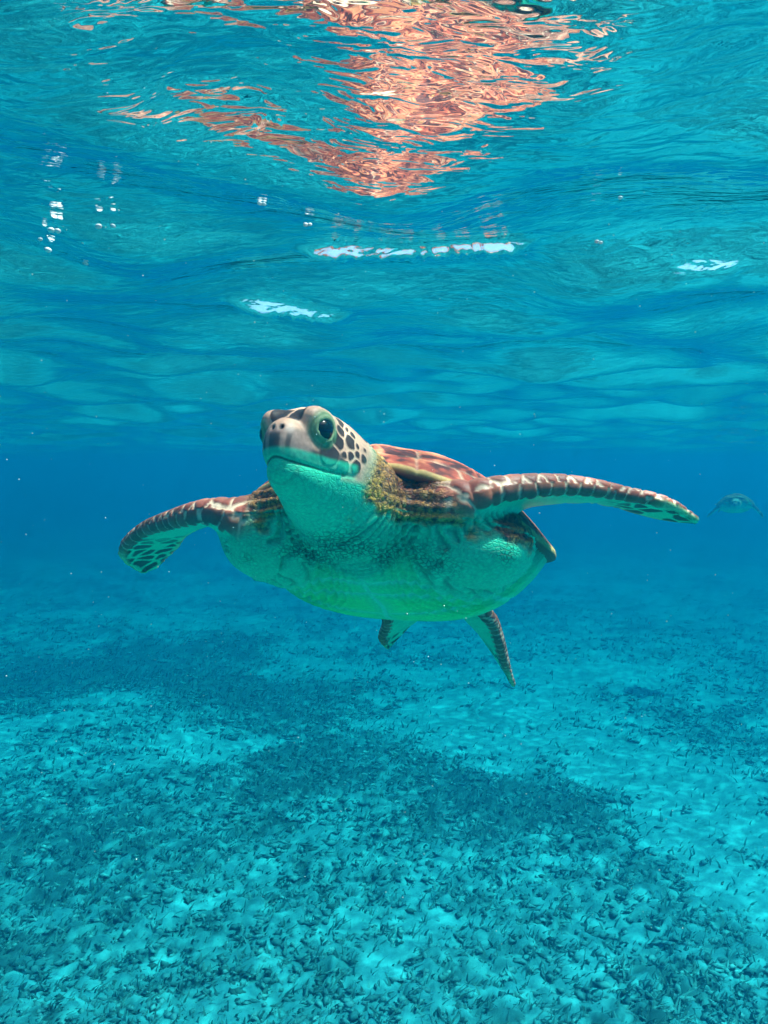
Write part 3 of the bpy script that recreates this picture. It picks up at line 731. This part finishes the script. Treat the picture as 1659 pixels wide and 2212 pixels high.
def pick_head(t, px, py):
    """point of the head, in head coordinates, that this photo pixel falls on"""
    d = pix(px, py, 1.0) - CAM; d /= np.linalg.norm(d)
    hRw = t.R @ t.hR; o = t.R @ t.hO + t.C
    s = .6
    for _ in range(90):
        h = ((CAM + d * s - o) @ hRw)[None]
        v = float(head_sdf(h)[0])
        if v < .0002: return h[0]
        s += v * .8
        if s > 1.3: return None
    return h[0]
SEEDS = []
for (zx, zy, r, _) in HEAD_SPOTS:
    p = pick_head(near_t, *zoom_px(zx, zy))
    if p is not None and np.sqrt((p ** 2).sum()) < .12:
        p = p.copy(); p[0] = abs(p[0]) / HW; SEEDS.append((p, r * .2278 / FPX * .9 * (3.8 if zx < 700 else 6.4)))
assemble(near_t, 'large green sea turtle gliding close with its patterned head raised and front flippers spread', 'sea turtles')

# the far turtle, hanging in the blue water
Cf = pix(1588, 1086, 10.2); Rf = frame(.35, .10, -.05)
floc = lambda v: np.array(v, float)
f1 = Flip([(.11, .16, -.03), (.17, .17, -.05), (.22, .15, -.10), (.26, .10, -.15), (.28, .04, -.19)], [(0, -1, -.2)] * 5, [.05, .052, .05, .042, .01], [.034, .02, .012, .008, .004], [.02, .012, .006, .005, .004])
f2 = Flip([(-.11, .16, -.03), (-.17, .17, -.05), (-.22, .15, -.09), (-.27, .12, -.13), (-.30, .06, -.16)], [(0, -1, -.2)] * 5, [.05, .052, .05, .042, .01], [.034, .02, .012, .008, .004], [.02, .012, .006, .005, .004])
r1 = Flip([(.10, -.19, -.045), (.16, -.26, -.03), (.22, -.31, .0)], [(-.5, -.5, 0)] * 3, [.03, .036, .008], [.02, .01, .005], [.016, .008, .004])
r2 = Flip([(-.10, -.19, -.045), (-.14, -.26, -.06), (-.18, -.32, -.08)], [(.5, -.5, 0)] * 3, [.03, .036, .008], [.02, .01, .005], [.016, .008, .004])
hOf = Cf + Rf @ np.array([-.01, .36, -.03]); hRf = frame(.5, -.05, 0)
far_t = Turtle(Cf, Rf, hOf, hRf, [f1, f2], [r1, r2], far=True)
assemble(far_t, 'small distant sea turtle fading into the blue water behind the big turtle\'s flipper tip', 'sea turtles')

# ------------------------------------------------------------------ bubbles under the surface
def bubble_mesh(name, lobes):
    V = []; F = []
    for (cx, cy_, cz, r) in lobes:
        th = np.linspace(0, 2 * math.pi, 20, endpoint=False); ph = np.linspace(.05, math.pi - .05, 12)
        v = np.stack([np.sin(ph)[:, None] * np.cos(th), np.sin(ph)[:, None] * np.sin(th), np.repeat(np.cos(ph)[:, None] * .72, 20, 1)], -1).reshape(-1, 3) * r + np.array([cx, cy_, cz])
        F.append(grid_quads(12, 20, True)[:, ::-1] + sum(len(q) for q in V)); V.append(v)
    return mesh_np(name, np.concatenate(V), np.concatenate(F), M_BUB)
M_BUB = mat_plain('air_bubble', (.93, .95, .96), .12, .04, 300, spec=1.0)
bub1 = bubble_mesh('bubble', [(0, 0, 0, 1)]); bub2 = bubble_mesh('bubble', [(-.55, 0, 0, .62), (.5, 0, .02, .55)])
B = [(118, 498, 7.5, 2, 'large double air bubble beside the loose cluster of small ones'), (87, 517, 3, 1, None), (104, 540, 4.5, 1, None), (213, 489, 4.5, 1, None), (244, 488, 3.5, 1, None), (182, 524, 3, 2, None), (185, 568, 4, 1, None),
     (313, 534, 5.5, 2, 'twin air bubble at the edge of the small bubble cluster'), (566, 440, 5.5, 2, 'lone twin air bubble below the mirrored turtle'), (665, 485, 5.5, 2, 'lone stretched air bubble above the white sparkle'),
     (1340, 427, 3, 1, 'tiny lone air bubble in the dark blue mirror'), (1294, 523, 5, 2, 'small twin air bubble beside the bright sparkle line')]
for (px, py, r, kd, lab) in B:
    p = on_plane(px, py, SURF); d = np.linalg.norm(p - CAM) * .99
    p = CAM + (p - CAM) * .99
    o = ob('air_bubble', bub1 if kd == 1 else bub2, label=lab or 'tiny round air bubble in the loose cluster under the surface', cat='bubble', group='air bubbles under the surface')
    o.location = p; s_ = 1.55 * r * d / FPX; o.scale = (s_, s_, s_)
    o.rotation_euler = (0, random.Random(px).uniform(-.3, .3), 0)

# specks drifting in the water
rng = np.random.default_rng(8); n = 900
yy = .5 + 3.0 * rng.random(n) ** 1.5; xx = (rng.random(n) * 2 - 1) * .5 * yy; zz = CAMZ + (rng.random(n) * 2 - 1) * .55 * yy
k = (zz < -.06) & (zz > FLOOR + .2); xx, yy, zz = xx[k], yy[k], zz[k]; n = len(xx)
tet = np.array([[1, 1, 1], [-1, -1, 1], [-1, 1, -1], [1, -1, -1]], float)
V = (np.stack([xx, yy, zz], -1)[:, None] + tet[None] * (rng.uniform(.0002, .0005, n) * (.6 + .35 * yy))[:, None, None]).reshape(-1, 3)
F = (np.arange(n)[:, None, None] * 4 + np.array([[0, 1, 2], [0, 3, 1], [0, 2, 3], [1, 3, 2]])[None]).reshape(-1, 3)
ob('drifting_specks', mesh_np('drifting_specks', V, F, mat_plain('speck', (.8, .85, .8), .7, .1)), kind='stuff', label='fine pale specks drifting in the water', cat='specks')
